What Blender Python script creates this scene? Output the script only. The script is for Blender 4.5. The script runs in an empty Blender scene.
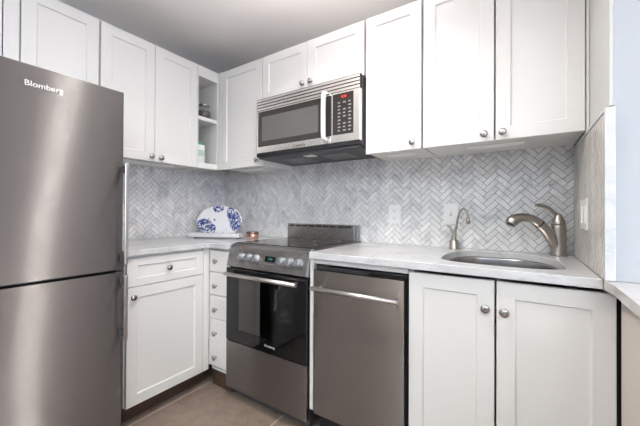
import bpy, bmesh, math, random
from mathutils import Vector, Matrix
random.seed(7)
PI = math.pi
S = bpy.context.scene
COL = S.collection

# ------------------------------------------------------------------ camera
cam = bpy.data.cameras.new('camera')
camo = bpy.data.objects.new('camera', cam)
COL.objects.link(camo)
S.camera = camo
F = Vector((-0.54954, 0.83544, 0.00634)); R = Vector((0.83547, 0.54952, 0.00471)); U = Vector((-0.00045, -0.00789, 0.99997))
m = Matrix((R, U, -F)).transposed().to_4x4()
m.translation = (2.2953, -1.8819, 1.1115)
camo.matrix_world = m
cam.sensor_width = 36
cam.lens = 308.658 / 640 * 36
cam.shift_y = -2.667 / 640
cam.clip_start = .02

# ------------------------------------------------------------------ world, light, exposure
LAMP = (1.58, -1.06)
w = bpy.data.worlds.new('world'); S.world = w; w.use_nodes = True
bg = w.node_tree.nodes['Background']
bg.inputs[0].default_value = (.62, .74, 1, 1); bg.inputs[1].default_value = 1.0
S.view_settings.view_transform = 'Standard'; S.view_settings.look = 'None'
S.view_settings.exposure = 0.07; S.view_settings.gamma = 1
try: S.view_settings.use_curve_mapping = False
except Exception: pass

def light(name, kind, loc, energy, color, size=None, size_y=None, target=None):
    l = bpy.data.lights.new(name, kind); l.energy = energy; l.color = color
    o = bpy.data.objects.new(name, l); COL.objects.link(o); o.location = loc
    if kind == 'AREA':
        l.shape = 'RECTANGLE' if size_y else 'DISK'
        l.size = size
        if size_y: l.size_y = size_y
    elif size: l.shadow_soft_size = size
    if target:
        o.rotation_euler = (Vector(target) - Vector(loc)).to_track_quat('-Z', 'Y').to_euler()
    return o
light('ceiling_lamp_downlight', 'AREA', (LAMP[0], LAMP[1], 2.29), 10, (1, .95, .88), .15).data.spread = math.radians(145)
def uplight(name, x, y, z, e, c, spread=2.4, r=.12):
    o = light(name, 'SPOT', (x, y, z), e, c, r, None, (x, y, 3)); o.data.spot_size = spread; o.data.spot_blend = .5
uplight('added_ceiling_fill', LAMP[0], LAMP[1], 2.0, 40, (1, .93, .905), 2.9, .15)  # unseen up spot added below the ceiling lamp to brighten the ceiling
uplight('added_uplighter_glow', 3.4, -2.9, 1.75, 310, (.86, .96, 1))  # added fill: unseen uplight in the living area, bounced off the ceiling
uplight('added_uplighter_glow', 1.6, -3.3, 1.75, 200, (.88, .98, 1))  # second added fill uplight, out of view behind the kitchen
light('window_daylight_right', 'AREA', (5.46, -2.6, 1.45), 70, (.82, .87, 1), 1.9, 1.5, (3.0, -2.6, 2.0))

# ------------------------------------------------------------------ material helpers
def mat(name, color=(.8, .8, .8), rough=.5, metal=0., **k):
    M_ = bpy.data.materials.new(name); M_.use_nodes = True
    b = M_.node_tree.nodes['Principled BSDF']
    b.inputs['Base Color'].default_value = (*color, 1)
    b.inputs['Roughness'].default_value = rough
    b.inputs['Metallic'].default_value = metal
    for n, v in k.items():
        b.inputs[n.replace('_', ' ')].default_value = v
    return M_
def N(M_, t, **k):
    n = M_.node_tree.nodes.new(t)
    for a, v in k.items(): setattr(n, a, v)
    return n
def L(M_, a, b): M_.node_tree.links.new(a, b)
def P(M_): return M_.node_tree.nodes['Principled BSDF']
def math_(M_, op, a, b=None, clamp=False):
    n = N(M_, 'ShaderNodeMath', operation=op, use_clamp=clamp)
    for i, v in enumerate((a, b)):
        if v is None: continue
        if isinstance(v, (int, float)): n.inputs[i].default_value = v
        else: L(M_, v, n.inputs[i])
    return n.outputs[0]
def ramp(M_, fac, stops):
    n = N(M_, 'ShaderNodeValToRGB')
    e = n.color_ramp.elements
    e[0].position, e[0].color = stops[0][0], (*stops[0][1], 1)
    e[1].position, e[1].color = stops[-1][0], (*stops[-1][1], 1)
    for p_, c_ in stops[1:-1]:
        x = e.new(p_); x.color = (*c_, 1)
    L(M_, fac, n.inputs[0]); return n.outputs[0]
def noise(M_, scale, detail=3, vec=None, dist=0., rough=.5):
    n = N(M_, 'ShaderNodeTexNoise'); n.inputs['Scale'].default_value = scale
    n.inputs['Detail'].default_value = detail; n.inputs['Distortion'].default_value = dist
    n.inputs['Roughness'].default_value = rough
    if vec: L(M_, vec, n.inputs['Vector'])
    return n.outputs['Fac']
def objvec(M_, scale=(1, 1, 1), loc=(0, 0, 0)):
    t = N(M_, 'ShaderNodeTexCoord'); mp = N(M_, 'ShaderNodeMapping')
    mp.inputs['Scale'].default_value = scale; mp.inputs['Location'].default_value = loc
    L(M_, t.outputs['Object'], mp.inputs['Vector']); return mp.outputs[0]
def bump(M_, h, strength, distance=.001):
    n = N(M_, 'ShaderNodeBump'); n.inputs['Strength'].default_value = strength
    n.inputs['Distance'].default_value = distance
    L(M_, h, n.inputs['Height']); L(M_, n.outputs[0], P(M_).inputs['Normal'])

def painted(name, c, rough, b=.12, sc=60):
    m_ = mat(name, c, rough); bump(m_, noise(m_, sc, 3, objvec(m_)), b, .0008); return m_
white = painted('white_cabinet_paint', (.79, .776, .755), .32)
white_in = painted('cabinet_interior_white', (.8, .79, .76), .45)
ceilm = painted('ceiling_paint', (.86, .84, .825), .8, .3, 120)
wallm = painted('wall_paint_warm_grey', (.74, .735, .725), .75, .25, 120)
wallb = painted('wall_paint_pale_blue_grey', (.48, .50, .53), .7, .25, 120)
beige = painted('beige_panel', (.66, .59, .535), .55, .2, 60)
plastic = mat('white_plastic', (.90, .90, .885), .3)
plastic_d = mat('slot_dark_plastic', (.05, .05, .05), .5)
toe = mat('brown_toe_kick', (.11, .07, .045), .5)
m_ = toe; L(m_, ramp(m_, noise(m_, 30, 4, objvec(m_, (.2, .2, 2))), [(.3, (.06, .036, .023)), (.7, (.105, .065, .042))]), P(m_).inputs['Base Color'])

def steel(name, c=(.60, .585, .575), rough=.3, spread=1.25, sharp=.2):
    """brushed steel: fine horizontal grooves tip the normal up and down, so highlights run vertically"""
    m_ = mat(name, c, rough, 1.0)
    nt = m_.node_tree; p = P(m_)
    n = noise(m_, 3.0, 4, objvec(m_, (.6, .6, 420)))
    col = ramp(m_, n, [(.3, tuple(x * .97 for x in c)), (.7, tuple(min(1, x * 1.03) for x in c))]); L(m_, col, p.inputs['Base Color'])
    if spread > 0:
        geo_ = N(m_, 'ShaderNodeNewGeometry')
        sc = N(m_, 'ShaderNodeVectorMath', operation='SCALE'); sc.inputs['Scale'].default_value = 7919.0; L(m_, geo_.outputs['Position'], sc.inputs[0])
        wn = N(m_, 'ShaderNodeTexWhiteNoise', noise_dimensions='3D'); L(m_, sc.outputs[0], wn.inputs['Vector'])
        s_ = math_(m_, 'MULTIPLY', math_(m_, 'SUBTRACT', wn.outputs['Value'], .5), 2.0)
        r_ = math_(m_, 'MULTIPLY', math_(m_, 'MULTIPLY', s_, math_(m_, 'POWER', math_(m_, 'ABSOLUTE', s_), .6)), spread)
        cmb = N(m_, 'ShaderNodeCombineXYZ'); L(m_, r_, cmb.inputs[2])
        ad = N(m_, 'ShaderNodeVectorMath', operation='ADD'); L(m_, geo_.outputs['Normal'], ad.inputs[0]); L(m_, cmb.outputs[0], ad.inputs[1])
        nn = N(m_, 'ShaderNodeVectorMath', operation='NORMALIZE'); L(m_, ad.outputs[0], nn.inputs[0]); L(m_, nn.outputs[0], p.inputs['Normal'])
        p.inputs['Roughness'].default_value = sharp
        p2 = nt.nodes.new('ShaderNodeBsdfPrincipled'); mxs = nt.nodes.new('ShaderNodeMixShader')
        p2.inputs['Metallic'].default_value = 1; p2.inputs['Roughness'].default_value = rough
        L(m_, nn.outputs[0], p2.inputs['Normal']); L(m_, col, p2.inputs['Base Color'])
        out = next(n_ for n_ in nt.nodes if n_.type == 'OUTPUT_MATERIAL')
        L(m_, p.outputs[0], mxs.inputs[1]); L(m_, p2.outputs[0], mxs.inputs[2]); mxs.inputs[0].default_value = .25; L(m_, mxs.outputs[0], out.inputs[0])
    return m_
steel_f = steel('brushed_fridge_steel', (.215, .207, .209), .36, 1.25, .155)
steel_r = steel('brushed_range_steel', (.27, .252, .243), .36, 1.2, .16)
steel_d = steel('brushed_dishwasher_steel', (.27, .247, .232), .36, 1.25, .16)
steel_m = steel('brushed_microwave_steel', (.84, .80, .76), .36, .22)
steel_s = steel('sink_steel', (.46, .455, .45), .24, 0)
nickel = mat('brushed_nickel', (.43, .395, .36), .34, 1.0)
knobm = mat('satin_nickel_knob', (.46, .44, .42), .24, 1.0)
chrome = mat('satin_handle_steel', (.60, .575, .55), .36, 1.0)
dark = mat('dark_grey_housing', (.055, .055, .06), .42)
darkgap = mat('black_gasket', (.012, .012, .013), .6)
blackgl = mat('black_glass', (.008, .008, .009), .04, 0, Specular_IOR_Level=.5)
cook = mat('ceramic_cooktop_glass', (.012, .012, .013), .07)
mwglass = mat('microwave_window_mesh', (.035, .031, .028), .14)
mwin = mat('microwave_inner_screen', (.13, .125, .12), .12)
silverpl = mat('silver_knob_plastic', (.36, .37, .40), .40, .8)
handlew = mat('pale_silver_handle', (.86, .86, .86), .28, .55)
enamel = mat('grey_oven_enamel', (.80, .83, .78), .35)
rackm = mat('oven_rack_wire', (.6, .6, .6), .3, 1)
txtw = mat('pale_lettering', (.85, .85, .85), .35, .3)
txtd = mat('dark_lettering', (.06, .06, .06), .4)
def emis(name, c, s):
    m_ = mat(name, (.02, .02, .02), .3); p = P(m_)
    p.inputs['Emission Color'].default_value = (*c, 1); p.inputs['Emission Strength'].default_value = s; return m_
red = emis('red_led', (1, .08, .06), 1.6)
teal = emis('teal_led', (.1, .75, .6), .5)
copper = mat('rose_gold_metal', (.72, .42, .33), .25, 1)
greenp = mat('green_lid', (.12, .30, .16), .45)
tg_ = bpy.data.materials.new('tinted_oven_glass'); tg_.use_nodes = True
nt = tg_.node_tree; nt.nodes.clear()
o_ = nt.nodes.new('ShaderNodeOutputMaterial'); mx = nt.nodes.new('ShaderNodeMixShader'); tr = nt.nodes.new('ShaderNodeBsdfTransparent')
gl = nt.nodes.new('ShaderNodeBsdfGlossy'); fr = nt.nodes.new('ShaderNodeFresnel'); fr.inputs[0].default_value = 2.2
tr.inputs[0].default_value = (.93, .96, .93, 1); gl.inputs['Roughness'].default_value = .03
nt.links.new(fr.outputs[0], mx.inputs[0]); nt.links.new(tr.outputs[0], mx.inputs[1]); nt.links.new(gl.outputs[0], mx.inputs[2]); nt.links.new(mx.outputs[0], o_.inputs[0])
clear = mat('clear_jar_glass', (.9, .92, .92), .04, 0, Transmission_Weight=.9, IOR=1.3)
beans = mat('dark_coffee_contents', (.05, .03, .025), .6)
L(beans, ramp(beans, noise(beans, 90, 2, objvec(beans)), [(.4, (.02, .012, .01)), (.62, (.16, .10, .09))]), P(beans).inputs['Base Color'])

def marble(name, base, vein, scale=2.2, rough=.18, seed=0):
    m_ = mat(name, base, rough)
    v = objvec(m_, (1, 1, 1), (seed, seed * .7, 0))
    n1 = noise(m_, scale, 7, v, 1.6, .62)
    a = math_(m_, 'ABSOLUTE', math_(m_, 'SUBTRACT', n1, .5))
    veins = ramp(m_, a, [(0., (.9,) * 3), (.016, (.45,) * 3), (.055, (0, 0, 0))])
    n2 = noise(m_, scale * 1.7, 5, v, .6)
    msk = math_(m_, 'MULTIPLY', veins, ramp(m_, n2, [(.42, (0, 0, 0)), (.62, (1, 1, 1))]))
    cloud = ramp(m_, noise(m_, scale * 2.6, 6, v, .8), [(.35, tuple(x * .9 for x in base)), (.65, base)])
    mix = N(m_, 'ShaderNodeMixRGB'); L(m_, msk, mix.inputs[0]); L(m_, cloud, mix.inputs[1]); mix.inputs[2].default_value = (*vein, 1)
    L(m_, mix.outputs[0], P(m_).inputs['Base Color'])
    return m_
counter_m = marble('white_marble_counter', (.63, .627, .63), (.45, .46, .49), 3.2, .14)
trim_m = marble('white_marble_trim', (.68, .68, .69), (.52, .56, .59), 6, .2, 3)

def tile_mat(name, lo, hi, blotch):
    m_ = mat(name, hi, .28)
    at = N(m_, 'ShaderNodeAttribute', attribute_name='tv')
    base = ramp(m_, at.outputs['Fac'], [(0., lo), (.55, tuple((a + b) / 2 for a, b in zip(lo, hi))), (1., hi)])
    v = objvec(m_)
    n = ramp(m_, noise(m_, 9, 6, v, 1.2, .6), [(.33, blotch), (.5, (1, 1, 1))])
    n2 = ramp(m_, noise(m_, 42, 5, v, 1.5, .7), [(.28, (.42, .43, .47)), (.40, (1, 1, 1))])
    x1 = N(m_, 'ShaderNodeMixRGB', blend_type='MULTIPLY'); x1.inputs[0].default_value = 1; L(m_, base, x1.inputs[1]); L(m_, n, x1.inputs[2])
    x2 = N(m_, 'ShaderNodeMixRGB', blend_type='MULTIPLY'); x2.inputs[0].default_value = 1; L(m_, x1.outputs[0], x2.inputs[1]); L(m_, n2, x2.inputs[2])
    L(m_, x2.outputs[0], P(m_).inputs['Base Color']); return m_
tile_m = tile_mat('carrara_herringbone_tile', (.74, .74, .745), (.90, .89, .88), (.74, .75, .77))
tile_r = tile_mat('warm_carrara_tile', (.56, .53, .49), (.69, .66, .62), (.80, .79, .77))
grout = painted('grey_grout', (.24, .23, .22), .9, .3, 200)

floor_m = mat('brown_porcelain_tile', (.2, .165, .14), .42)
m_ = floor_m
geo = N(m_, 'ShaderNodeTexCoord'); sep = N(m_, 'ShaderNodeSeparateXYZ'); L(m_, geo.outputs['Object'], sep.inputs[0])
gx = math_(m_, 'ABSOLUTE', math_(m_, 'SUBTRACT', math_(m_, 'PINGPONG', math_(m_, 'ADD', sep.outputs[0], -.590 + 6.1), .305), 0.0))
gy = math_(m_, 'ABSOLUTE', math_(m_, 'PINGPONG', math_(m_, 'ADD', sep.outputs[1], 6.1 + .42), .61))
gmask = math_(m_, 'LESS_THAN', math_(m_, 'MINIMUM', gx, gy), .0036)
fc = ramp(m_, noise(m_, 14, 7, geo.outputs['Object'], .8, .65), [(.3, (.20, .145, .115)), (.7, (.29, .225, .185))])
mx_ = N(m_, 'ShaderNodeMixRGB'); L(m_, gmask, mx_.inputs[0]); L(m_, fc, mx_.inputs[1]); mx_.inputs[2].default_value = (.52, .46, .41, 1)
L(m_, mx_.outputs[0], P(m_).inputs['Base Color'])

# ------------------------------------------------------------------ mesh builder
class MB:
    def __init__(s): s.bm = bmesh.new()
    def box(s, x0, x1, y0, y1, z0, z1):
        vs = [s.bm.verts.new((x, y, z)) for x in (x0, x1) for y in (y0, y1) for z in (z0, z1)]
        for f in ((0, 1, 3, 2), (4, 6, 7, 5), (0, 4, 5, 1), (2, 3, 7, 6), (0, 2, 6, 4), (1, 5, 7, 3)):
            s.bm.faces.new([vs[i] for i in f])
        return s
    def lathe(s, prof, n=28, M=Matrix.Identity(4), caps=True):
        rings = []
        for r, z in prof:
            rings.append([s.bm.verts.new(M @ Vector((r * math.cos(2 * PI * k / n), r * math.sin(2 * PI * k / n), z))) for k in range(n)])
        for a, b in zip(rings, rings[1:]):
            for k in range(n):
                f = s.bm.faces.new((a[k], a[(k + 1) % n], b[(k + 1) % n], b[k])); f.smooth = True
        if caps:
            s.bm.faces.new(rings[0][::-1]); s.bm.faces.new(rings[-1])
        return s
    def cyl(s, a, b, r, n=20, r2=None):
        a = Vector(a); b = Vector(b); q = (b - a).to_track_quat('Z', 'Y').to_matrix().to_4x4(); q.translation = a
        return s.lathe([(r, 0), (r if r2 is None else r2, (b - a).length)], n, q)
    def tube(s, pts, rad, n=14, sub=6, flat=1.0):
        pts = [Vector(p) for p in pts]
        if isinstance(rad, (int, float)): rad = [rad] * len(pts)
        P_, R_ = [], []
        for i in range(len(pts) - 1):
            p0 = pts[max(i - 1, 0)]; p1 = pts[i]; p2 = pts[i + 1]; p3 = pts[min(i + 2, len(pts) - 1)]
            for j in range(sub):
                t = j / sub
                P_.append(.5 * ((2 * p1) + (p2 - p0) * t + (2 * p0 - 5 * p1 + 4 * p2 - p3) * t * t + (3 * p1 - p0 - 3 * p2 + p3) * t ** 3))
                R_.append(rad[i] + (rad[i + 1] - rad[i]) * t)
        P_.append(pts[-1]); R_.append(rad[-1])
        rings = []; up = None
        for i, p in enumerate(P_):
            t = (P_[min(i + 1, len(P_) - 1)] - P_[max(i - 1, 0)]).normalized()
            if up is None: up = t.orthogonal().normalized()
            up = (up - t * up.dot(t)).normalized(); sd = t.cross(up)
            rings.append([s.bm.verts.new(p + R_[i] * (math.cos(2 * PI * k / n) * up + math.sin(2 * PI * k / n) * sd * flat)) for k in range(n)])
        for a, b in zip(rings, rings[1:]):
            for k in range(n):
                f = s.bm.faces.new((a[k], a[(k + 1) % n], b[(k + 1) % n], b[k])); f.smooth = True
        s.bm.faces.new(rings[0][::-1]); s.bm.faces.new(rings[-1]); return s
    def prism(s, poly, lo, hi, axis='x'):
        def mk(a, b, c):
            return {'x': (c, a, b), 'y': (a, c, b), 'z': (a, b, c)}[axis]
        A = [s.bm.verts.new(mk(a, b, lo)) for a, b in poly]; B = [s.bm.verts.new(mk(a, b, hi)) for a, b in poly]
        n = len(poly)
        s.bm.faces.new(A); s.bm.faces.new(B[::-1])
        for k in range(n): s.bm.faces.new((A[k], B[k], B[(k + 1) % n], A[(k + 1) % n]))
        return s
    def slab_holes(s, outer, holes, z0, z1):
        loops = [outer] + holes; es = []; vl = []
        for lp in loops:
            vs = [s.bm.verts.new((x, y, z1)) for x, y in lp]; vl.append(vs)
            for k in range(len(vs)): es.append(s.bm.edges.new((vs[k], vs[(k + 1) % len(vs)])))
        r = bmesh.ops.triangle_fill(s.bm, use_beauty=True, use_dissolve=False, edges=es)
        fs = [g for g in r['geom'] if isinstance(g, bmesh.types.BMFace)]
        mp = {}
        for vs in vl:
            for v in vs: mp[v] = s.bm.verts.new((v.co.x, v.co.y, z0))
        for f in fs: s.bm.faces.new([mp[v] for v in f.verts][::-1])
        for vs in vl:
            for k in range(len(vs)):
                a, b = vs[k], vs[(k + 1) % len(vs)]; s.bm.faces.new((a, mp[a], mp[b], b))
        return s
    def build(s, name, m, parent=None, bev=0., seg=2, loc=None, rot=None, norm=True):
        if norm: bmesh.ops.recalc_face_normals(s.bm, faces=s.bm.faces)
        me = bpy.data.meshes.new(name); s.bm.to_mesh(me); s.bm.free()
        me.materials.append(m)
        o = bpy.data.objects.new(name, me); COL.objects.link(o)
        if parent: o.parent = parent
        if bev:
            b = o.modifiers.new('bevel', 'BEVEL'); b.width = bev; b.segments = seg; b.limit_method = 'ANGLE'; b.angle_limit = math.radians(35)
        if loc: o.location = loc
        if rot: o.rotation_euler = rot
        return o
def tag(o, label, cat, group=None):
    o['label'] = label; o['category'] = cat
    if group: o['group'] = group
    return o
def thing(name, label, cat, loc=(0, 0, 0), rz=0, group=None):
    o = bpy.data.objects.new(name, None); COL.objects.link(o); o.location = loc; o.rotation_euler = (0, 0, rz)
    o.empty_display_size = .05
    return tag(o, label, cat, group)
def struct(o): o['kind'] = 'structure'; return o
def text(name, body, m, parent, loc, rot, size, ext=.0006, sx=1):
    c = bpy.data.curves.new('tmp', 'FONT'); c.body = body; c.size = size; c.extrude = ext; c.align_x = 'CENTER'; c.align_y = 'CENTER'
    t = bpy.data.objects.new('tmp', c); COL.objects.link(t)
    bpy.context.view_layer.update()
    me = bpy.data.meshes.new_from_object(t.evaluated_get(bpy.context.evaluated_depsgraph_get()))
    bpy.data.objects.remove(t)
    me.materials.clear(); me.materials.append(m)
    o = bpy.data.objects.new(name, me); COL.objects.link(o); o.parent = parent; o.location = loc; o.rotation_euler = rot; o.scale = (sx, 1, 1)
    return o
RX = (PI / 2, 0, 0)

# ------------------------------------------------------------------ room shell
CZ = 2.36
struct(MB().box(-.1, 5.6, -4.7, .1, -.08, 0).build('floor', floor_m))
struct(MB().box(-.1, 5.6, -4.7, .1, CZ, CZ + .08).build('ceiling', ceilm))
wl = struct(MB().box(-.1, -.006, -4.7, .1, 0, CZ).build('wall_left', wallm))
wb = struct(MB().box(-.006, 5.6, .006, .1, 0, CZ).build('wall_back', wallm))
# room-side wall with a window opening, right of the living area
b = MB(); b.box(5.5, 5.6, -4.7, -3.6, 0, CZ); b.box(5.5, 5.6, -1.6, .006, 0, CZ); b.box(5.5, 5.6, -3.6, -1.6, 0, .65); b.box(5.5, 5.6, -3.6, -1.6, 2.25, CZ)
struct(b.build('wall_right', wallb))
b = MB(); b.box(-.006, 1.2, -4.7, -4.6, 0, CZ); b.box(4.0, 5.5, -4.7, -4.6, 0, CZ); b.box(1.2, 4.0, -4.7, -4.6, 0, .6); b.box(1.2, 4.0, -4.7, -4.6, 2.25, CZ)
struct(b.build('wall_front', wallm))
def window(name, M4, wd, z0, z1):
    b = MB(); t = .06
    b.box(0, wd, -.05, .05, z0, z0 + t); b.box(0, wd, -.05, .05, z1 - t, z1)
    for x in (0, wd / 2 - t / 2, wd - t): b.box(x, x + t, -.05, .05, z0 + t, z1 - t)
    b.bm.transform(M4)
    return struct(b.build(name, white, None, .004))
window('window_1', Matrix.Translation((1.2, -4.65, 0)), 2.8, .6, 2.25)
window('window_2', Matrix.Translation((5.55, -3.6, 0)) @ Matrix.Rotation(PI / 2, 4, 'Z'), 2.0, .65, 2.25)
# stub wall at the right end of the counter, broad face turned to the living area
PX = 2.518; PY = -.655
b = MB(); b.box(PX, 3.0, PY, 0.005, .915, CZ - .001); b.box(2.605, 3.0, -.56, .005, 0, .915)
ws = struct(b.build('wall_side', wallb)); ws['label'] = 'pale blue-grey stub wall'
# the kitchen side of the stub wall is painted warm grey above the tiles
struct(MB().box(2.5085, PX - .0002, PY + .001, -.001, 1.43, CZ - .002).build('wall_inner', painted('wall_paint_side', (.62, .62, .61), .75, .25, 120)))

# herringbone tiles: every tile a bevelled solid, one mesh per wall
def herringbone(name, m, parent, u0, u1, v0, v1, tow, ph=(0, 0), depth=.006):
    w = .02685; g = .0021; n = 3
    bm = bmesh.new(); lay = bm.faces.layers.float.new('tv')
    s2 = math.sqrt(.5)
    def rot(a, b_): return ((a - b_) * s2 + ph[0], (a + b_) * s2 + ph[1])
    cu, cv = (u0 + u1) / 2 - ph[0], (v0 + v1) / 2 - ph[1]
    ca, cb = (cu + cv) * s2, (cv - cu) * s2
    rr = math.hypot(u1 - u0, v1 - v0) / 2 + .1
    i0, i1 = int((ca - rr) / w), int((ca + rr) / w); j0, j1 = int((cb - rr) / w), int((cb + rr) / w)
    for i in range(i0, i1 + 1):
        for j in range(j0, j1 + 1):
            k = (i - j) % (2 * n)
            if k == 0: a0, b0, a1, b1 = i * w, j * w, (i + n) * w, (j + 1) * w
            elif k == 2 * n - 1: a0, b0, a1, b1 = i * w, j * w, (i + 1) * w, (j + n) * w
            else: continue
            mu, mv = rot((a0 + a1) / 2, (b0 + b1) / 2)
            if not (u0 - .06 < mu < u1 + .06 and v0 - .06 < mv < v1 + .06): continue
            tv = random.random() ** .8 if random.random() < .85 else random.random() * .3
            a0 += g / 2; b0 += g / 2; a1 -= g / 2; b1 -= g / 2; e = .0009
            lo = [rot(*q) for q in ((a0, b0), (a1, b0), (a1, b1), (a0, b1))]
            hi = [rot(*q) for q in ((a0 + e, b0 + e), (a1 - e, b0 + e), (a1 - e, b1 - e), (a0 + e, b1 - e))]
            A = [bm.verts.new((x, y, .001)) for x, y in lo]; B = [bm.verts.new((x, y, depth - .0008)) for x, y in lo]; C = [bm.verts.new((x, y, depth)) for x, y in hi]
            fs = [bm.faces.new(C)]
            for q in range(4):
                fs.append(bm.faces.new((A[q], A[(q + 1) % 4], B[(q + 1) % 4], B[q]))); fs.append(bm.faces.new((B[q], B[(q + 1) % 4], C[(q + 1) % 4], C[q])))
            for f in fs: f[lay] = tv
    for co, no in (((u0, 0, 0), (-1, 0, 0)), ((u1, 0, 0), (1, 0, 0)), ((0, v0, 0), (0, -1, 0)), ((0, v1, 0), (0, 1, 0))):
        bmesh.ops.bisect_plane(bm, geom=bm.verts[:] + bm.edges[:] + bm.faces[:], plane_co=co, plane_no=no, clear_outer=True)
    for v in bm.verts: v.co = tow(*v.co)
    me = bpy.data.meshes.new(name); bm.to_mesh(me); bm.free(); me.materials.append(m)
    o = bpy.data.objects.new(name, me); COL.objects.link(o); o.parent = parent
    return o
def grout_panel(parent, x0, x1, y0, y1, z0, z1): return MB().box(x0, x1, y0, y1, z0, z1).build('grout', grout, parent)
herringbone('backsplash_tiles', tile_m, wb, .0005, 2.497, .9145, 1.50, lambda u, v, d: Vector((u, .0055 - d, v)), (2.247, .004))
grout_panel(wb, 0, 2.503, .0022, .0058, .9145, 1.50)
herringbone('backsplash_tiles', tile_m, wl, -1.16, -.0005, .9145, 1.45, lambda u, v, d: Vector((-.0055 + d, u, v)), (-.02, .0))
grout_panel(wl, -.0058, -.0022, -1.16, 0, .9145, 1.45)
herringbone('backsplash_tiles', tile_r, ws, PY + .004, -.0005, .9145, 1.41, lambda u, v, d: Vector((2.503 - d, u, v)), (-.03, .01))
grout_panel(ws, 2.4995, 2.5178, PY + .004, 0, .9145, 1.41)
# marble edging of the stub wall
struct(MB().box(2.4955, 2.5195, PY - .012, PY - .0002, .9155, 1.424).build('trim_1', trim_m, None, .002))
struct(MB().box(2.494, 2.5082, PY + .0, -.002, 1.411, 1.424).build('trim_2', trim_m, None, .003))

# ------------------------------------------------------------------ knobs, doors, cabinets
def knob(parent, x, z, y=-.0, m=knobm):
    M4 = Matrix.Translation((x, y, z)) @ Matrix.Rotation(PI / 2, 4, 'X')
    return MB().lathe([(.008, 0), (.008, .002), (.0055, .004), (.0055, .011), (.010, .014), (.0155, .018), (.0160, .021), (.0135, .0245), (.007, .0265), (.0005, .027)], 20, M4).build('knob', m, parent)
def shaker(parent, name, x0, x1, z0, z1, m=white, rail=.055, t=.02, flat=False):
    """front faces -Y with its face at y=0"""
    bm = bmesh.new()
    def ring(ix, iz, y):
        return [bm.verts.new((x, y, z)) for x, z in ((x0 + ix, z0 + iz), (x1 - ix, z0 + iz), (x1 - ix, z1 - iz), (x0 + ix, z1 - iz))]
    if flat: rings = [ring(0, 0, t), ring(0, 0, .004), ring(.003, .003, .0008), ring(.007, .007, 0)]
    else:
        rz = min(rail, (z1 - z0) * .27)
        rings = [ring(0, 0, t), ring(0, 0, .0018), ring(.0018, .0018, 0), ring(rail, rz, 0), ring(rail + .0015, rz + .0015, .0045), ring(rail + .0045, rz + .0045, .0075)]
    for a, b_ in zip(rings, rings[1:]):
        for k in range(4): bm.faces.new((a[k], a[(k + 1) % 4], b_[(k + 1) % 4], b_[k]))
    bm.faces.new(rings[-1]); bm.faces.new(rings[0][::-1])
    bmesh.ops.recalc_face_normals(bm, faces=bm.faces)
    me = bpy.data.meshes.new(name); bm.to_mesh(me); bm.free(); me.materials.append(m)
    o = bpy.data.objects.new(name, me); COL.objects.link(o); o.parent = parent
    return o
def carcass(parent, w, d, z0, z1, y0=.022, t=.016, name='body', m=white_in, shelf=None):
    b = MB()
    b.box(0, t, y0, d, z0, z1); b.box(w - t, w, y0, d, z0, z1); b.box(t, w - t, y0, d, z0, z0 + t); b.box(t, w - t, y0, d, z1 - t, z1); b.box(t, w - t, d - .006, d, z0 + t, z1 - t)
    return b.build(name, m, parent)

UZ0, UZ1, UD = 1.430, 2.174, .3365
def light_bar(parent, x0, x1, y, z):
    b = MB().box(x0, x1, y - .022, y + .022, z - .012, z)
    o = b.build('under_cabinet_light', plastic, parent, .004)
    MB().box(x0 + .02, x1 - .02, y - .012, y + .012, z - .0145, z - .0115).build('diffuser', plastic, o, .001)
    return o
def upper(label, x, y, rz, w, doors, z0=UZ0, z1=UZ1, knobs=(), light_at=None):
    c = thing('wall_cabinet', label, 'kitchen cabinet', (x, y, z0), rz, 'white shaker wall cabinets')
    h = z1 - z0
    carcass(c, w, UD - .002, .008, h)
    for i, (a, b_) in enumerate(doors):
        d = shaker(c, 'door', a, b_, 0, h - .002)
        for (kx, kz) in knobs:
            if a < kx < b_: knob(d, kx, kz - z0)
    if light_at: light_bar(c, light_at[0], light_at[1], .13, .008)
    return c
# back wall, left to right (front plane y=-.3365)
upper('single-door white wall cabinet in the corner, left of the microwave', .374, -UD, 0, .424, [(.002, .421)], knobs=[(.758 - .374, 1.470)], light_at=(.09, .32))
upper('short white two-door wall cabinet directly above the microwave', .80, -UD, 0, .766, [(.002, .379), (.382, .764)], z0=1.868, knobs=[(.350, 1.911), (.411, 1.913)])
upper('narrow single-door white wall cabinet just right of the microwave', 1.574, -UD, 0, .301, [(.002, .300)], knobs=[(1.834 - 1.574, 1.463)], light_at=(.08, .24))
c = upper('wide two-door white wall cabinet above the sink', 1.883, -UD, 0, .615, [(.001, .306), (.312, .612)], knobs=[(2.151 - 1.883, 1.460), (2.222 - 1.883, 1.459)], light_at=(.18, .42))
MB().box(.6155, .6245, .004, .024, 0, UZ1 - UZ0).build('filler_strip', white, c, .001)
# left wall (front plane x=.3365, local x runs towards the back wall)
upper('two-door white wall cabinet on the left wall beside the fridge', UD, -1.1265, PI / 2, .6125, [(.002, .3035), (.3065, .611)], knobs=[(1.1265 - .846, 1.460), (1.1265 - .784, 1.457)], light_at=(.12, .50))
upper('white wall cabinet door above the fridge, right one of the two', UD, -1.453, PI / 2, .3255, [(.002, .318)], z0=1.72)
upper('white wall cabinet above the fridge at the left picture edge', UD, -1.83, PI / 2, .375, [(.002, .316)], z0=1.72)
MB().box(.320, .373, .002, .02, 0, UZ1 - 1.72).build('filler_strip', white, [o for o in COL.objects if o.name.startswith('wall_cabinet')][-1], .001)
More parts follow.
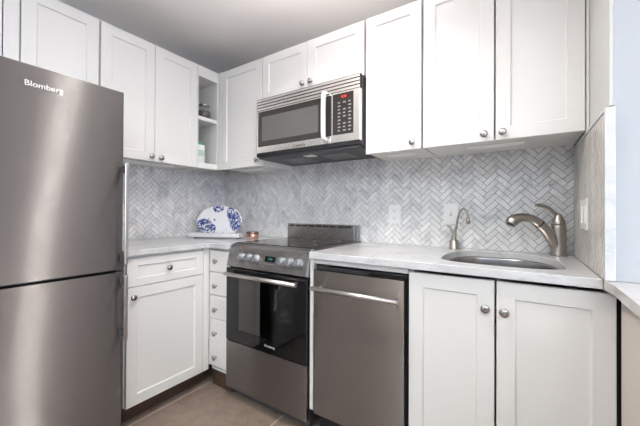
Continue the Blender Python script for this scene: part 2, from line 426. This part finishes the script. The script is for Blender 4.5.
# open corner shelf unit
c = thing('open_shelf_unit', 'narrow open white shelf unit in the corner between wall cabinets', 'shelf', (UD, -.5135, UZ0), PI / 2)
W = .1765; H = UZ1 - UZ0
b = MB(); b.box(0, .006, .0, UD - .002, 0, H); b.box(W - .006, W, .012, UD - .002, 0, H); b.box(.006, W - .006, UD - .010, UD - .002, 0, H); b.build('body', white, c)
MB().box(.006, W - .006, .02, UD - .010, .022, .040).build('bottom_board', white, c)
MB().box(.006, W - .006, .02, UD - .010, H - .076, H - .060).build('top_board', white, c)
MB().box(.006, W - .006, .003, UD - .0105, .353, .380).build('shelf', white, c, .001)
b = MB(); b.box(.0062, W - .008, 0, .019, 0, .040); b.box(.0062, W - .008, 0, .019, H - .077, H); b.box(W - .008, W + .0, 0, .019, 0, H); b.build('face_frame', white, c, .0015)
b = MB(); b.box(.3375, .3735, -.3365, -.318, UZ0, UZ1)
cf = b.build('corner_filler', white, None, .001); 
cf.name = 'corner_post'; tag(cf, 'slim white corner post where the two runs of wall cabinets meet', 'filler')

# ---- base cabinets
BD = .614; KZ = .104
def toekick(parent, w, x0=0, d=.078): return MB().box(x0, w, d, d + .018, .001, KZ - .004).build('toe_kick', toe, parent)
c = thing('base_cabinet', 'white base cabinet with one drawer over one door, next to the fridge', 'kitchen cabinet', (BD, -1.112, 0), PI / 2, 'white base cabinets')
carcass(c, .455, BD - .002, KZ, .882)
dr = shaker(c, 'drawer', .004, .452, .7215, .868, rail=.05); knob(dr, .223, .796)
dd = shaker(c, 'door', .004, .452, KZ, .7175); knob(dd, .031, .668)
toekick(c, .53)
MB().box(.4555, .498, .002, .02, KZ, .882).build('filler_strip', white, c, .001)
c = thing('drawer_stack', 'narrow white base cabinet of five small drawers left of the oven range', 'kitchen cabinet', (.6165, -BD, 0), 0, 'white base cabinets')
carcass(c, .176, .50, KZ, .882)
zs = [.137, .287, .435, .583, .730, .868]
for i in range(5):
    d = shaker(c, 'drawer', .003, .170, zs[i] + .0015, zs[i + 1] - .0015, flat=True); knob(d, .068, (.200, .349, .498, .647, .800)[i])
MB().box(0, .178, .03, .05, .001, .132).build('toe_kick', toe, c)
MB().box(-.0022, .0026, .001, .020, .133, .882).build('stile', white, c)
# panel between range and dishwasher, rail above dishwasher
c = thing('filler_panel', 'white upright panel between range and dishwasher, with rail over the dishwasher', 'cabinet panel', (1.404, -BD, 0))
MB().box(0, .0195, -.0, .60, .13, .882).build('panel', white, c, .001)
MB().box(.020, .494, .004, .022, .858, .882).build('rail', white, c, .001)
# sink cabinet
c = thing('sink_base_cabinet', 'white two-door base cabinet under the sink', 'kitchen cabinet', (1.900, -BD, 0), 0, 'white base cabinets')
b = MB(); t = .016; w_ = .672
b.box(0, t, .022, .60, KZ, .882); b.box(.615, .631, .022, .60, KZ, .882); b.box(t, .615, .022, .60, KZ, KZ + t); b.box(t, .615, .594, .60, KZ + t, .882); b.build('body', white_in, c)
d = shaker(c, 'door', .002, .3095, KZ, .868, rail=.056); knob(d, .282, .768)
d = shaker(c, 'door', .3165, .631, KZ, .868, rail=.056); knob(d, .341, .764)
toekick(c, .63)

# ------------------------------------------------------------------ countertops
CT0, CT1 = .8835, .914
def arc(cx, cy, r, a0, a1, n=6): return [(cx + r * math.cos(math.radians(a0 + (a1 - a0) * k / n)), cy + r * math.sin(math.radians(a0 + (a1 - a0) * k / n))) for k in range(n + 1)]
out = [(.0005, -1.13), (.637, -1.13), (.637, -.665)] + [(.645, -.648), (.66, -.640)] + [(.798, -.638), (.798, .0), (.0005, 0)]
tag(MB().slab_holes(out, [], CT0, CT1).build('countertop', counter_m, None, .004, 3), 'white marble countertop filling the left corner, carrying the patterned platter', 'countertop')
hole = [(1.990, -.43), (1.986, -.33), (1.995, -.215), (2.02, -.14), (2.065, -.095), (2.13, -.072), (2.21, -.066), (2.28, -.075), (2.335, -.105), (2.38, -.155), (2.41, -.23), (2.424, -.33), (2.428, -.43), (2.420, -.485), (2.39, -.522), (2.33, -.543), (2.22, -.551), (2.11, -.541), (2.03, -.515), (2.0, -.48)]
def smooth_loop(l, it=2):
    for _ in range(it):
        l = [q for i in range(len(l)) for q in ((.75 * l[i][0] + .25 * l[(i + 1) % len(l)][0], .75 * l[i][1] + .25 * l[(i + 1) % len(l)][1]), (.25 * l[i][0] + .75 * l[(i + 1) % len(l)][0], .25 * l[i][1] + .75 * l[(i + 1) % len(l)][1]))]
    return l
hole = smooth_loop(hole)
out = [(1.406, -.005), (1.406, -.625), (1.410, -.634), (1.419, -.638), (2.4965, -.638), (2.4965, -.0005), (1.406, -.0005)]
out = [q for q in out if q != (1.406, -.005)]
tag(MB().slab_holes(out, [hole], CT0, CT1).build('countertop', counter_m, None, .0025, 3), 'long white marble countertop over dishwasher and sink cabinet', 'countertop')
peninsula_m = marble('warm_white_marble', (.64, .605, .59), (.60, .55, .53), 5, .16, 9)
tag(MB().slab_holes([(2.4967, -.639), (2.4985, -.66), (2.506, -.72), (2.508, -2.35), (3.05, -2.35), (3.05, -.639)], [], CT0, CT1).build('peninsula_countertop', peninsula_m, None, .0025, 3), 'pink-tinged marble peninsula top at the right picture edge', 'countertop')
c = thing('peninsula_cabinet', 'beige panelled base under the peninsula top, right of the sink cabinet', 'cabinet', (2.5385, -.62, 0))
MB().box(0, .42, -1.70, -.005, .001, .8825).build('panel', beige, c, .002)
MB().box(-.004, .030, .036, .044, .001, .8825).build('shadow_gap_strip', darkgap, c)  # flat black strip standing in for the shade inside the gap

# ------------------------------------------------------------------ sink
s = thing('sink', 'stainless steel undermount sink bowl set in the marble counter', 'sink', (2.207, -.31, .882))
cx_, cy_ = 2.207, -.31
def lp(sc, z, off=0): return [(x_ - cx_, y_ - cy_) for x_, y_ in hole], sc, z
bm = bmesh.new()
hl = [(x_ - cx_, y_ - cy_) for x_, y_ in hole]
prof = [(1.07, 0.0), (1.012, 0.0), (1.008, -.006), (1.0, -.03), (.985, -.15), (.96, -.175), (.90, -.19), (.5, -.196), (.10, -.20)]
rings = [[bm.verts.new((x_ * k_, y_ * k_, z_)) for x_, y_ in hl] for k_, z_ in prof]
n = len(hl)
for a, b_ in zip(rings, rings[1:]):
    for k in range(n):
        f = bm.faces.new((a[k], a[(k + 1) % n], b_[(k + 1) % n], b_[k])); f.smooth = True
f = bm.faces.new(rings[-1])
me = bpy.data.meshes.new('bowl'); bm.to_mesh(me); bm.free(); me.materials.append(steel_s)
o = bpy.data.objects.new('bowl', me); COL.objects.link(o); o.parent = s
so = o.modifiers.new('solid', 'SOLIDIFY'); so.thickness = .0012; so.offset = 0
MB().lathe([(.045, 0), (.045, .002), (.035, .003), (.030, -.001), (.004, -.001)], 24, Matrix.Translation((0, 0, -.1975))).build('drain', chrome, s)

# ------------------------------------------------------------------ faucet and hot-water tap
f = thing('kitchen_faucet', 'brushed nickel pull-out faucet with side lever at the right of the sink', 'faucet', (2.434, -.060, CT1))
MB().lathe([(.0320, .0005), (.0320, .004), (.0305, .008), (.0300, .06), (.0285, .130), (.0280, .141), (.0265, .143)], 32).build('body', nickel, f)
MB().lathe([(.0260, .1432), (.0275, .145), (.0265, .155), (.0230, .167), (.018, .177), (.0150, .184), (.0125, .191), (.008, .196), (.0005, .197)], 32).build('cap', nickel, f)
d_ = Vector((-1, -.6, 0)).normalized()
def fp(x, z): return Vector((0, 0, z - .914)) + d_ * ((2.434 - x) / abs(d_.x))
MB().tube([fp(2.428, .955), fp(2.408, .990), fp(2.388, 1.028), fp(2.360, 1.061)], [.024, .0245, .0235, .0215], 20).build('neck', nickel, f)
MB().tube([fp(2.3615, 1.0600), fp(2.3585, 1.0635)], [.0222, .0220], 20, 2).build('joint_ring', darkgap, f)
MB().tube([fp(2.359, 1.063), fp(2.332, 1.083), fp(2.300, 1.092), fp(2.273, 1.088), fp(2.254, 1.076), fp(2.246, 1.061)], [.0215, .020, .0195, .0220, .0255, .0235], 20).build('spray_head', nickel, f)
MB().cyl(fp(2.2475, 1.0625), fp(2.2445, 1.055), .017, 20).build('nozzle', dark, f)
MB().tube([fp(2.434, 1.098), fp(2.418, 1.114), fp(2.392, 1.139), fp(2.362, 1.149), fp(2.345, 1.149)], [.010, .0085, .0075, .0085, .006], 14, 6, .8).build('lever', nickel, f)
f = thing('hot_water_tap', 'small brushed nickel gooseneck tap at the left end of the sink', 'faucet', (1.978, -.058, CT1))
MB().lathe([(.026, .0005), (.026, .003), (.0240, .006), (.0230, .044), (.021, .048), (.010, .0485)], 28).build('base', nickel, f)
MB().tube([(0, 0, .047), (.001, 0, .075), (.004, 0, .105)], [.0145, .012, .0105], 14).build('stem', nickel, f)
MB().tube([(.004, 0, .095), (.014, -.003, .130), (.021, -.006, .170), (.034, -.009, .208), (.052, -.015, .219), (.066, -.019, .205), (.073, -.022, .180), (.0735, -.022, .165)], .0056, 12).build('gooseneck', nickel, f)
MB().cyl((.0735, -.022, .172), (.0735, -.022, .140), .0092, 16, .0105).build('nozzle', nickel, f)
MB().tube([(.0, 0, .085), (-.012, .004, .100), (-.024, .008, .122), (-.040, .013, .126)], [.0065, .006, .006, .005], 12).build('lever', nickel, f)
MB().tube([(.004, 0, .100), (.012, -.003, .118), (.016, -.004, .128)], [.008, .0065, .006], 12).build('collar', nickel, f)

# ------------------------------------------------------------------ fridge
FX = .70; Fy0, Fy1 = -1.765, -1.166
f = thing('refrigerator', 'tall stainless steel fridge-freezer with two doors at the left', 'refrigerator', (FX, Fy0, 0), PI / 2)
FW = Fy1 - Fy0
MB().box(.004, FW - .004, .062, FX - .03, .03, 1.672).build('body', dark, f, .004)
def fdoor(z0, z1):
    poly = [(0, .055), (0, .007)] + arc(.007, .007, .007, 180, 270, 5)[1:] + arc(FW - .007, .007, .007, 270, 360, 5) + [(FW, .055)]
    return MB().prism(poly, z0, z1, 'z').build('door', steel_f, f, .002)
d1 = fdoor(.835, 1.679); d2 = fdoor(.058, .823)
MB().box(.01, FW - .01, .050, .0615, .824, .834).build('gasket', darkgap, f)
MB().box(.02, FW - .02, .06, .10, .004, .054).build('base_grille', darkgap, f)
def fhandle(par, z0, z1):
    h = MB().box(FW - .016, FW + .001, -.052, -.042, z0, z1).build('handle', chrome, par, .003)
    for za in (z0 + .012, z1 - .047):
        MB().box(FW - .014, FW - .002, -.042, .004, za, za + .035).build('handle_bracket', dark, h, .002)
fhandle(d1, .862, 1.338); fhandle(d2, .513, .815)
text('brand_lettering', 'Blomberg', txtw, d1, (.3035, -.0012, 1.605), RX, .031, .0008, 1.0)

# ------------------------------------------------------------------ range
RX0, RX1 = .7985, 1.4000; RW = RX1 - RX0
r = thing('range', 'stainless electric range with black glass oven door and smooth cooktop', 'oven', (RX0, -.632, 0))
# local y = 0 at the door face
b = MB(); b.box(.004, .03, .03, .60, .02, .905); b.box(RW - .03, RW - .004, .03, .60, .02, .905); b.box(.03, RW - .03, .575, .60, .02, .905); b.box(.03, RW - .03, .04, .575, .02, .36); b.box(.03, RW - .03, .04, .575, .775, .905)
b.build('body', dark, r)
b = MB(); t = .006
b.box(.06, RW - .06, .055, .50, .395, .401); b.box(.06, RW - .06, .055, .50, .755, .761); b.box(.06, .066, .055, .50, .401, .755); b.box(RW - .066, RW - .06, .055, .50, .401, .755); b.box(.06, RW - .06, .50, .506, .395, .761)
b.build('oven_cavity', enamel, r)
b = MB()
for zz in (.585,):
    b.cyl((.07, .08, zz), (RW - .07, .08, zz), .003, 8); b.cyl((.07, .48, zz), (RW - .07, .48, zz), .003, 8)
    for k in range(15): b.cyl((.09 + k * .03, .08, zz + .002), (.09 + k * .03, .48, zz + .002), .0016, 6)
b.build('oven_rack', rackm, r)
# control panel with rounded lip
prof = [(.002, .7870), (.028, .8950), (.032, .9030), (.040, .9130), (.052, .9195), (.064, .9215), (.064, .7870)]
cp = MB().prism(prof, .010, RW - .010, 'x').build('control_panel', steel('control_panel_steel', (.42, .40, .39), .36, .9, .2), r, .0015)
for xa in (0, RW - .0098):
    MB().prism([(a - .002 if i < 5 else a, z + .001 if i in (4, 5) else z) for i, (a, z) in enumerate(prof)], xa, xa + .0098, 'x').build('end_cap', silverpl, cp, .001)
tilt = math.atan2(.026, .108)
def panel_pt(x, z): return (x, .002 + (z - .787) * .026 / .108, z)
for x in (.918, .976, 1.032, 1.222, 1.278, 1.336):
    X, Y, Z = panel_pt(x - RX0 - .002, .846)
    M4 = Matrix.Translation((X, Y, Z)) @ Matrix.Rotation(PI / 2 - tilt, 4, 'X')
    k = MB().lathe([(.0265, -.001), (.0265, .0025), (.0225, .004), (.0212, .021), (.0195, .0235), (.0005, .024)], 28, M4).build('control_knob', silverpl, cp)
    g_ = MB().box(-.0045, .0045, -.020, .020, .0235, .031); g_.bm.transform(M4 @ Matrix.Rotation(-.3 + .1 * math.sin(x * 50), 4, 'Z')); g_.build('grip', silverpl, k, .002)
X, Y, Z = panel_pt(1.133 - RX0, .852)
M4 = Matrix.Translation((X, Y, Z)) @ Matrix.Rotation(PI / 2 - tilt, 4, 'X')
b = MB().box(-.036, .036, -.015, .015, -.002, .0012); b.bm.transform(M4); dsp = b.build('clock_display', blackgl, cp)
text('clock_digits', '2:08', teal, dsp, M4 @ Vector((.004, 0, .0014)), (PI / 2 - tilt, 0, 0), .017, .0002)
for k in range(6):
    q = M4 @ Vector((-.036 + k * .0145, -.028, 0))
    bb = MB().cyl((q.x, q.y + .001, q.z), (q.x, q.y - .0025, q.z), .0026, 12).build('button', silverpl, cp)
# cooktop
MB().box(.004, RW - .004, .064, .618, .9055, .9215).build('cooktop_frame', steel_r, r, .002)
ck = MB().box(.016, RW - .016, .070, .585, .9150, .9245).build('cooktop_glass', cook, r, .001)
ringm = mat('burner_ring_print', (.16, .16, .16), .3)
for (bx, by, br) in ((.16, .19, .088), (.44, .19, .072), (.16, .44, .072), (.44, .44, .088)):
    MB().lathe([(br, .9246), (br, .9249), (br - .004, .9249), (br - .004, .9246)], 40, Matrix.Translation((bx, by, 0)), caps=False).build('burner_ring', ringm, ck)
# back guard
bgd = MB().box(.0, .566, .578, .612, .922, 1.028).build('backguard', steel('backguard_steel', (.58, .555, .535), .36, .5), r, .003)
MB().box(.5665, .586, .584, .610, .922, 1.026).build('backguard_bracket', silverpl, bgd, .003)
for k in range(9):
    MB().box(.020 + k * .0595, .020 + k * .0595 + .047, .5765, .5785, 1.007, 1.019).build('vent_slot', darkgap, bgd)
# oven door
b = MB(); z0, z1 = .348, .778; ix0, ix1, iz0, iz1 = .105, RW - .075, .420, .722
b.box(.002, ix0, 0, .024, z0, z1); b.box(ix1, RW - .004, 0, .024, z0, z1); b.box(ix0, ix1, 0, .024, z0, iz0); b.box(ix0, ix1, 0, .024, iz1, z1)
od = b.build('oven_door', blackgl, r)
MB().box(ix0, ix1, .001, .004, iz0, iz1).build('window_pane', tg_, od)
b = MB(); q = .010
b.box(ix0, ix0 + q, .018, .030, iz0, iz1); b.box(ix1 - q, ix1, .018, .030, iz0, iz1); b.box(ix0 + q, ix1 - q, .018, .030, iz0, iz0 + q); b.box(ix0 + q, ix1 - q, .018, .030, iz1 - q, iz1)
b.build('inner_frame', rackm, od)
h = MB().tube([(.030, -.038, .748), (RW - .042, -.038, .748)], .0115, 18, 2).build('oven_handle', chrome, od)
for xx in (.05, RW - .075): MB().box(xx, xx + .018, -.040, .001, .740, .756).build('handle_bracket', dark, h, .002)
text('brand_lettering', 'Blomberg', txtw, od, (.352, -.0008, .383), RX, .017, .0004, 1.1)
MB().box(.002, RW - .004, 0, .026, .066, .342).build('storage_drawer', steel_r, r, .003)
for xx in (.05, RW - .05):
    for yy in (.10, .52): MB().cyl((xx, yy, .0005), (xx, yy, .021), .016, 14).build('foot', darkgap, r)

# ------------------------------------------------------------------ dishwasher
d = thing('dishwasher', 'slim stainless steel dishwasher with bar handle, right of the range', 'dishwasher', (1.4265, -.630, 0))
MB().box(.006, .464, .035, .56, .10, .852).build('body', darkgap, d)
dd = MB().box(.010, .460, 0, .030, .128, .829).build('door', steel_d, d, .003)
MB().box(.022, .464, .008, .034, .8305, .852).build('control_strip', blackgl, d, .002)
h = MB().tube([(.022, -.045, .750), (.447, -.045, .750)], .0105, 16, 2).build('handle', chrome, dd)
for xx in (.055, .425): MB().cyl((xx, -.045, .750), (xx, .001, .750), .006, 12).build('handle_post', chrome, h)
MB().box(.012, .46, .06, .078, .001, .098).build('toe_kick', darkgap, d)

# ------------------------------------------------------------------ microwave
MZ0, MZ1 = 1.466, 1.862; MX0, MX1 = .7990, 1.5665; MW = MX1 - MX0
mw = thing('microwave', 'over-the-range stainless microwave with dark window and keypad, above the cooktop', 'microwave', (MX0, -.390, MZ0))
H = MZ1 - MZ0
MB().box(.002, MW - .0005, .030, .385, .012, H - .002).build('body', dark, mw, .003)
b = MB().box(.010, MW - .010, .012, .38, 0, .0115); un_ = b.build('underside', dark, mw, .002)
for xa in (.13, .44): MB().box(xa, xa + .19, .10, .30, -.003, -.0002).build('grease_filter', steel('filter_mesh_%d' % int(xa * 100), (.25, .25, .25), .45, 0), un_, .001)
MB().box(.345, .415, .06, .12, -.003, -.0002).build('lamp_lens', plastic, un_, .001)
MB().box(.0, MW - .001, .004, .029, .012, .034).build('lower_grille', darkgap, mw, .003)
# top vent with three slots
vt = MB().box(0, MW, .004, .029, .318, H).build('vent_grille', darkgap, mw, .001)
for k in range(4):
    z_ = .3185 + k * .0193
    MB().prism([(0.0, z_ + .001), (.0, z_ + .0150), (.010, z_ + .0160), (.012, z_ + .0160), (.012, z_)], 0.002, MW - .002, 'x').build('louver', steel_m, vt, .001)
# door and panel
dx1 = .586
md = MB().box(.0, dx1, 0, .028, .035, .3165).build('door', steel_m, mw, .003)
MB().box(.018, .541, -.0015, .001, .077, .308).build('window_surround', mwglass, md, .001)
MB().box(.052, .500, -.0022, -.0012, .112, .272).build('window_screen', mwin, md, .0004)
h = MB().tube([(.558, -.004, .052), (.558, -.030, .058), (.558, -.036, .085), (.558, -.038, .19), (.558, -.036, .285), (.558, -.030, .318), (.558, -.004, .328)], [.011, .013, .0145, .0145, .0145, .013, .011], 16, 6, .6).build('handle', handlew, md)
MB().box(.5425, .5857, -.0012, .001, .078, .307).build('handle_recess', darkgap, md)
mp = MB().box(dx1 + .002, MW, 0, .028, .035, .3165).build('control_panel', steel_m, mw, .003)
kp = MB().box(.598, .7285, -.0018, .001, .079, .3075).build('keypad', mwglass, mp, .0015)
dsp = MB().box(.640, .700, -.0026, -.0015, .276, .297).build('clock_display', mat('red_display_glass', (.10, .012, .012), .15), kp)
text('clock_digits', '8:28', red, dsp, (.670, -.0028, .2865), RX, .018, .0002)
keym = mat('key_print', (.27, .26, .25), .4)
for rr in range(9):
    for cc in range(3):
        if rr in (1, 5) and cc == 1: continue
        xk = .632 + cc * .033; zk = .257 - rr * .0195
        MB().box(xk, xk + .014 + .004 * ((rr + cc) % 2), -.0023, -.0015, zk - .0055, zk + .0025).build('key', keym, kp)
text('brand_lettering', 'BOSCH', txtd, md, (.372, -.0006, .050), RX, .020, .0004, 1.0)
MB().lathe([(.0095, 0), (.0095, .001), (.0075, .001), (.0075, 0)], 24, Matrix.Translation((.322, -.0002, .050)) @ Matrix.Rotation(PI / 2, 4, 'X'), caps=False).build('round_emblem', txtd, md)

# ------------------------------------------------------------------ outlets and switches
def outlet(label, loc, rz, kind='outlet', w=.076, h=.118, cat='power outlet', name='power_outlet'):
    o = thing(name, label, cat, loc, rz, 'wall outlets and switches')
    pl = MB().box(-w / 2, w / 2, -.006, 0, -h / 2, h / 2).build('cover_plate', plastic, o, .002)
    if kind == 'outlet':
        for z_ in (-.024, .024):
            k = MB().lathe([(.0165, 0), (.0165, .0018)], 20, Matrix.Translation((0, -.0055, z_)) @ Matrix.Rotation(PI / 2, 4, 'X')).build('socket', plastic, pl)
            b = MB(); b.box(-.0075, -.0055, -.0079, -.007, z_ - .004, z_ + .006); b.box(.0055, .0075, -.0079, -.007, z_ - .003, z_ + .005); b.cyl((0, -.0079, z_ - .009), (0, -.007, z_ - .009), .0022, 8)
            b.build('socket_slots', plastic_d, pl)
    elif kind == 'toggle':
        MB().box(-.006, .006, -.0075, -.0055, -.013, .013).build('switch_surround', mat('warm_switch', (.6, .57, .54), .4), pl)
        MB().box(-.004, .004, -.017, -.006, .0, .010).build('toggle', plastic, pl, .001)
    else:
        for i_, xx in enumerate((-w / 4, w / 4)):
            MB().box(xx - .016, xx + .016, -.009, -.0055, -.033, .033).build('rocker', plastic, pl, .0015)
    return o
outlet('white double power outlet on the back wall between range and sink', (1.622, -.0008, 1.101), 0)
outlet('white toggle switch on the back wall behind the small gooseneck tap', (1.952, -.0008, 1.106), 0, 'toggle', cat='light switch', name='light_switch')
outlet('wide white double rocker switch on the beige-tiled side wall beside the faucet', (2.4962, -.318, 1.108), -PI / 2, 'rocker', .155, .118, 'light switch', 'light_switch')
outlet('white outlet plate in the corner, partly behind the blue-patterned platter', (.244, -.0008, 1.102), 0)
outlet('white outlet plate on the left wall, right beside the fridge handle', (.0012, -.862, 1.107), PI / 2)

# ------------------------------------------------------------------ platter, slab, tin, jars
ang = math.atan2(.174, .389)
slab_m = marble('white_marble_board', (.82, .82, .84), (.66, .66, .70), 8, .25, 5)
tb = thing('serving_board', 'long low white serving board on short feet in front of the patterned platter', 'serving board', (.392, -.398, CT1), ang)
MB().box(-.220, .190, -.006, .070, .008, .038).build('board', slab_m, tb, .003)
for xx in (-.17, .17):
    for yy in (.010, .055): MB().cyl((xx, yy, .0003), (xx, yy, .008), .010, 12).build('foot', dark, tb)
plm = mat('white_glazed_porcelain_blue_flowers', (.86, .87, .90), .15)
m_ = plm
tc = N(m_, 'ShaderNodeTexCoord')
mpn = N(m_, 'ShaderNodeMapping'); L(m_, tc.outputs['Object'], mpn.inputs[0])
def vor(scale, thr0, thr1):
    v = N(m_, 'ShaderNodeTexVoronoi'); v.inputs['Scale'].default_value = scale; L(m_, mpn.outputs[0], v.inputs['Vector'])
    v.inputs['Randomness'].default_value = .95
    return ramp(m_, v.outputs['Distance'], [(thr0, (1, 1, 1)), (thr1, (0, 0, 0))])
def blob(x, z, r0, r1):
    d = N(m_, 'ShaderNodeVectorMath', operation='DISTANCE'); L(m_, tc.outputs['Object'], d.inputs[0]); d.inputs[1].default_value = (x, 0, z)
    mr = N(m_, 'ShaderNodeMapRange'); mr.inputs['From Min'].default_value = r0; mr.inputs['From Max'].default_value = r1
    mr.inputs['To Min'].default_value = 1; mr.inputs['To Max'].default_value = 0; L(m_, d.outputs['Value'], mr.inputs['Value']); return mr.outputs[0]
reg = blob(-.125, -.045, .045, .08)
for a in ((-.07, -.06, .025, .055), (.115, .03, .03, .065), (.14, -.02, .03, .07), (.085, .075, .02, .045), (-.03, .10, .02, .04), (.0, .105, .015, .035)):
    reg = math_(m_, 'MAXIMUM', reg, blob(*a))
leafy = ramp(m_, noise(m_, 55, 3, tc.outputs['Object'], 1.5), [(.42, (0, 0, 0)), (.50, (1, 1, 1))])
flow = math_(m_, 'MAXIMUM', leafy, vor(38, .30, .36))
main = math_(m_, 'MULTIPLY', flow, ramp(m_, reg, [(.25, (0, 0, 0)), (.5, (1, 1, 1))]))
dots = math_(m_, 'MULTIPLY', vor(30, .16, .20), ramp(m_, noise(m_, 11, 1, tc.outputs['Object']), [(.5, (0, 0, 0)), (.54, (1, 1, 1))]))
single = blob(-.095, .02, .011, .014)
for a in ((-.045, .012, .013, .016), (.062, .045, .013, .016), (.078, .008, .011, .014), (.115, .03, .014, .018)):
    single = math_(m_, 'MAXIMUM', single, blob(*a))
allb = math_(m_, 'MAXIMUM', math_(m_, 'MAXIMUM', main, dots), single, True)
mxp = N(m_, 'ShaderNodeMixRGB'); L(m_, allb, mxp.inputs[0]); mxp.inputs[1].default_value = (.86, .87, .90, 1)
L(m_, ramp(m_, noise(m_, 70, 2, tc.outputs['Object']), [(.4, (.02, .035, .16)), (.65, (.13, .20, .48))]), mxp.inputs[2])
L(m_, mxp.outputs[0], P(m_).inputs['Base Color'])
bm = bmesh.new()
A_, B_ = .188, .124
rings = []
for k_, y_ in ((.02, .012), (.45, .012), (.72, .011), (.80, .006), (.92, .001), (1.0, -.003), (1.0, -.0005), (.92, .0045), (.80, .010), (.72, .016), (.45, .017), (.02, .017)):
    rings.append([bm.verts.new((A_ * k_ * math.cos(2 * PI * j / 56) * (1 + (.012 * math.cos(2 * PI * j / 7) if k_ > .85 else 0)), y_, B_ * k_ * math.sin(2 * PI * j / 56) * (1 + (.012 * math.cos(2 * PI * j / 7) if k_ > .85 else 0)))) for j in range(56)])
for a, b_ in zip(rings, rings[1:]):
    for j in range(56):
        q = bm.faces.new((a[j], a[(j + 1) % 56], b_[(j + 1) % 56], b_[j])); q.smooth = True
bm.faces.new(rings[0]); bm.faces.new(rings[-1][::-1]); bmesh.ops.recalc_face_normals(bm, faces=bm.faces)
me = bpy.data.meshes.new('platter'); bm.to_mesh(me); bm.free(); me.materials.append(plm)
o = bpy.data.objects.new('oval_platter', me); COL.objects.link(o)
lean = math.radians(12)
fwd = Vector((-math.sin(ang), math.cos(ang), 0)); al = Vector((math.cos(ang), math.sin(ang), 0))
o.location = Vector((.392, -.398, 0)) + al * -.028 + fwd * .112 + Vector((0, 0, CT1 + B_ * math.cos(lean) + .004))
o.rotation_euler = (-lean, 0, ang)
tag(o, 'oval white porcelain platter with blue flowers, propped upright behind the serving board', 'platter')
# small stand that carries the platter
st = thing('plate_stand', 'small dark wire stand holding the blue-flowered platter upright', 'plate stand', tuple(Vector((.392, -.398, CT1 + .0003)) + al * -.028 + fwd * .112), ang)
b = MB()
for xx in (-.05, .05):
    b.tube([(xx, -.030, .012), (xx, -.028, .003), (xx, .03, .003), (xx, .050, .003)], .002, 8)
    b.tube([(xx, .049, .004), (xx, .0475, .05), (xx, .046, .09)], .002, 8)
b.tube([(-.05, .050, .003), (.05, .050, .003)], .002, 8, 2)
b.build('frame', dark, st)

t = thing('round_tin', 'small round rose-gold trinket tin on the counter beside the range', 'tin', (.590, -.215, CT1))
MB().lathe([(.044, .0004), (.046, .003), (.046, .030), (.045, .032)], 36).build('body', copper, t)
MB().lathe([(.0462, .0345), (.047, .036), (.047, .046), (.044, .050), (.0005, .051)], 36).build('lid', mat('dark_bronze_lid', (.32, .22, .17), .3, 1), t)
MB().lathe([(.0462, .0323), (.0462, .0342)], 36).build('band', dark, t)

j = thing('glass_jar', 'squat glass jar of dark coffee on the upper open shelf', 'jar', (.278, -.418, UZ0 + .3803))
MB().lathe([(.030, .0004), (.042, .004), (.047, .02), (.048, .05), (.043, .075), (.036, .086), (.036, .094)], 32).build('glass', clear, j)
MB().lathe([(.030, .004), (.041, .008), (.0445, .03), (.043, .056), (.0005, .060)], 28).build('contents', beans, j)
MB().lathe([(.038, .0945), (.040, .098), (.040, .106), (.034, .112), (.010, .115), (.010, .120), (.0005, .122)], 32).build('lid', knobm, j)
j = thing('canister', 'white canister with a green lid on the lower open shelf', 'canister', (.262, -.448, UZ0 + .0403))
MB().lathe([(.040, .0004), (.042, .003), (.042, .135), (.040, .139), (.036, .1395)], 32).build('body', mat('glazed_white_jar', (.78, .82, .80), .2), j)
MB().lathe([(.0425, .1397), (.043, .142), (.043, .154), (.040, .157), (.0005, .158)], 32).build('lid', greenp, j)
MB().lathe([(.0424, .055), (.0424, .100)], 32, caps=False).build('label_band', mat('pale_green_label', (.45, .60, .50), .5), j)

# ------------------------------------------------------------------ ceiling lamp, and uplighters added for fill (out of frame, seen only in reflections)
def ceil_lamp(label, x, y):
    o = thing('ceiling_lamp', label, 'lamp', (x, y, CZ))
    MB().lathe([(.06, -.002), (.06, -.018), (.05, -.024), (.005, -.026), (.005, -.050), (.0005, -.050)], 36).build('canopy', nickel, o)
ceil_lamp('nickel ceiling lamp over the kitchen floor', LAMP[0], LAMP[1])
def added_uplighter(label, x, y):  # unseen fixture added to give the fill uplights a body
    o = thing('added_uplighter', label, 'lamp', (x, y, 0))
    MB().lathe([(.14, .001), (.14, .018), (.02, .03), (.0005, .03)], 32).build('base', dark, o)
    MB().cyl((0, 0, .03), (0, 0, 1.60), .012, 14).build('pole', dark, o)
    MB().lathe([(.02, 1.60), (.10, 1.63), (.17, 1.70), (.165, 1.70), (.095, 1.64), (.0005, 1.62)], 32, caps=False).build('lamp_shade', plastic, o)
added_uplighter('added out-of-view uplighter, black with white bowl, in the living area', 3.4, -2.9)
added_uplighter('added out-of-view uplighter, black with white bowl, behind the kitchen', 1.6, -3.3)
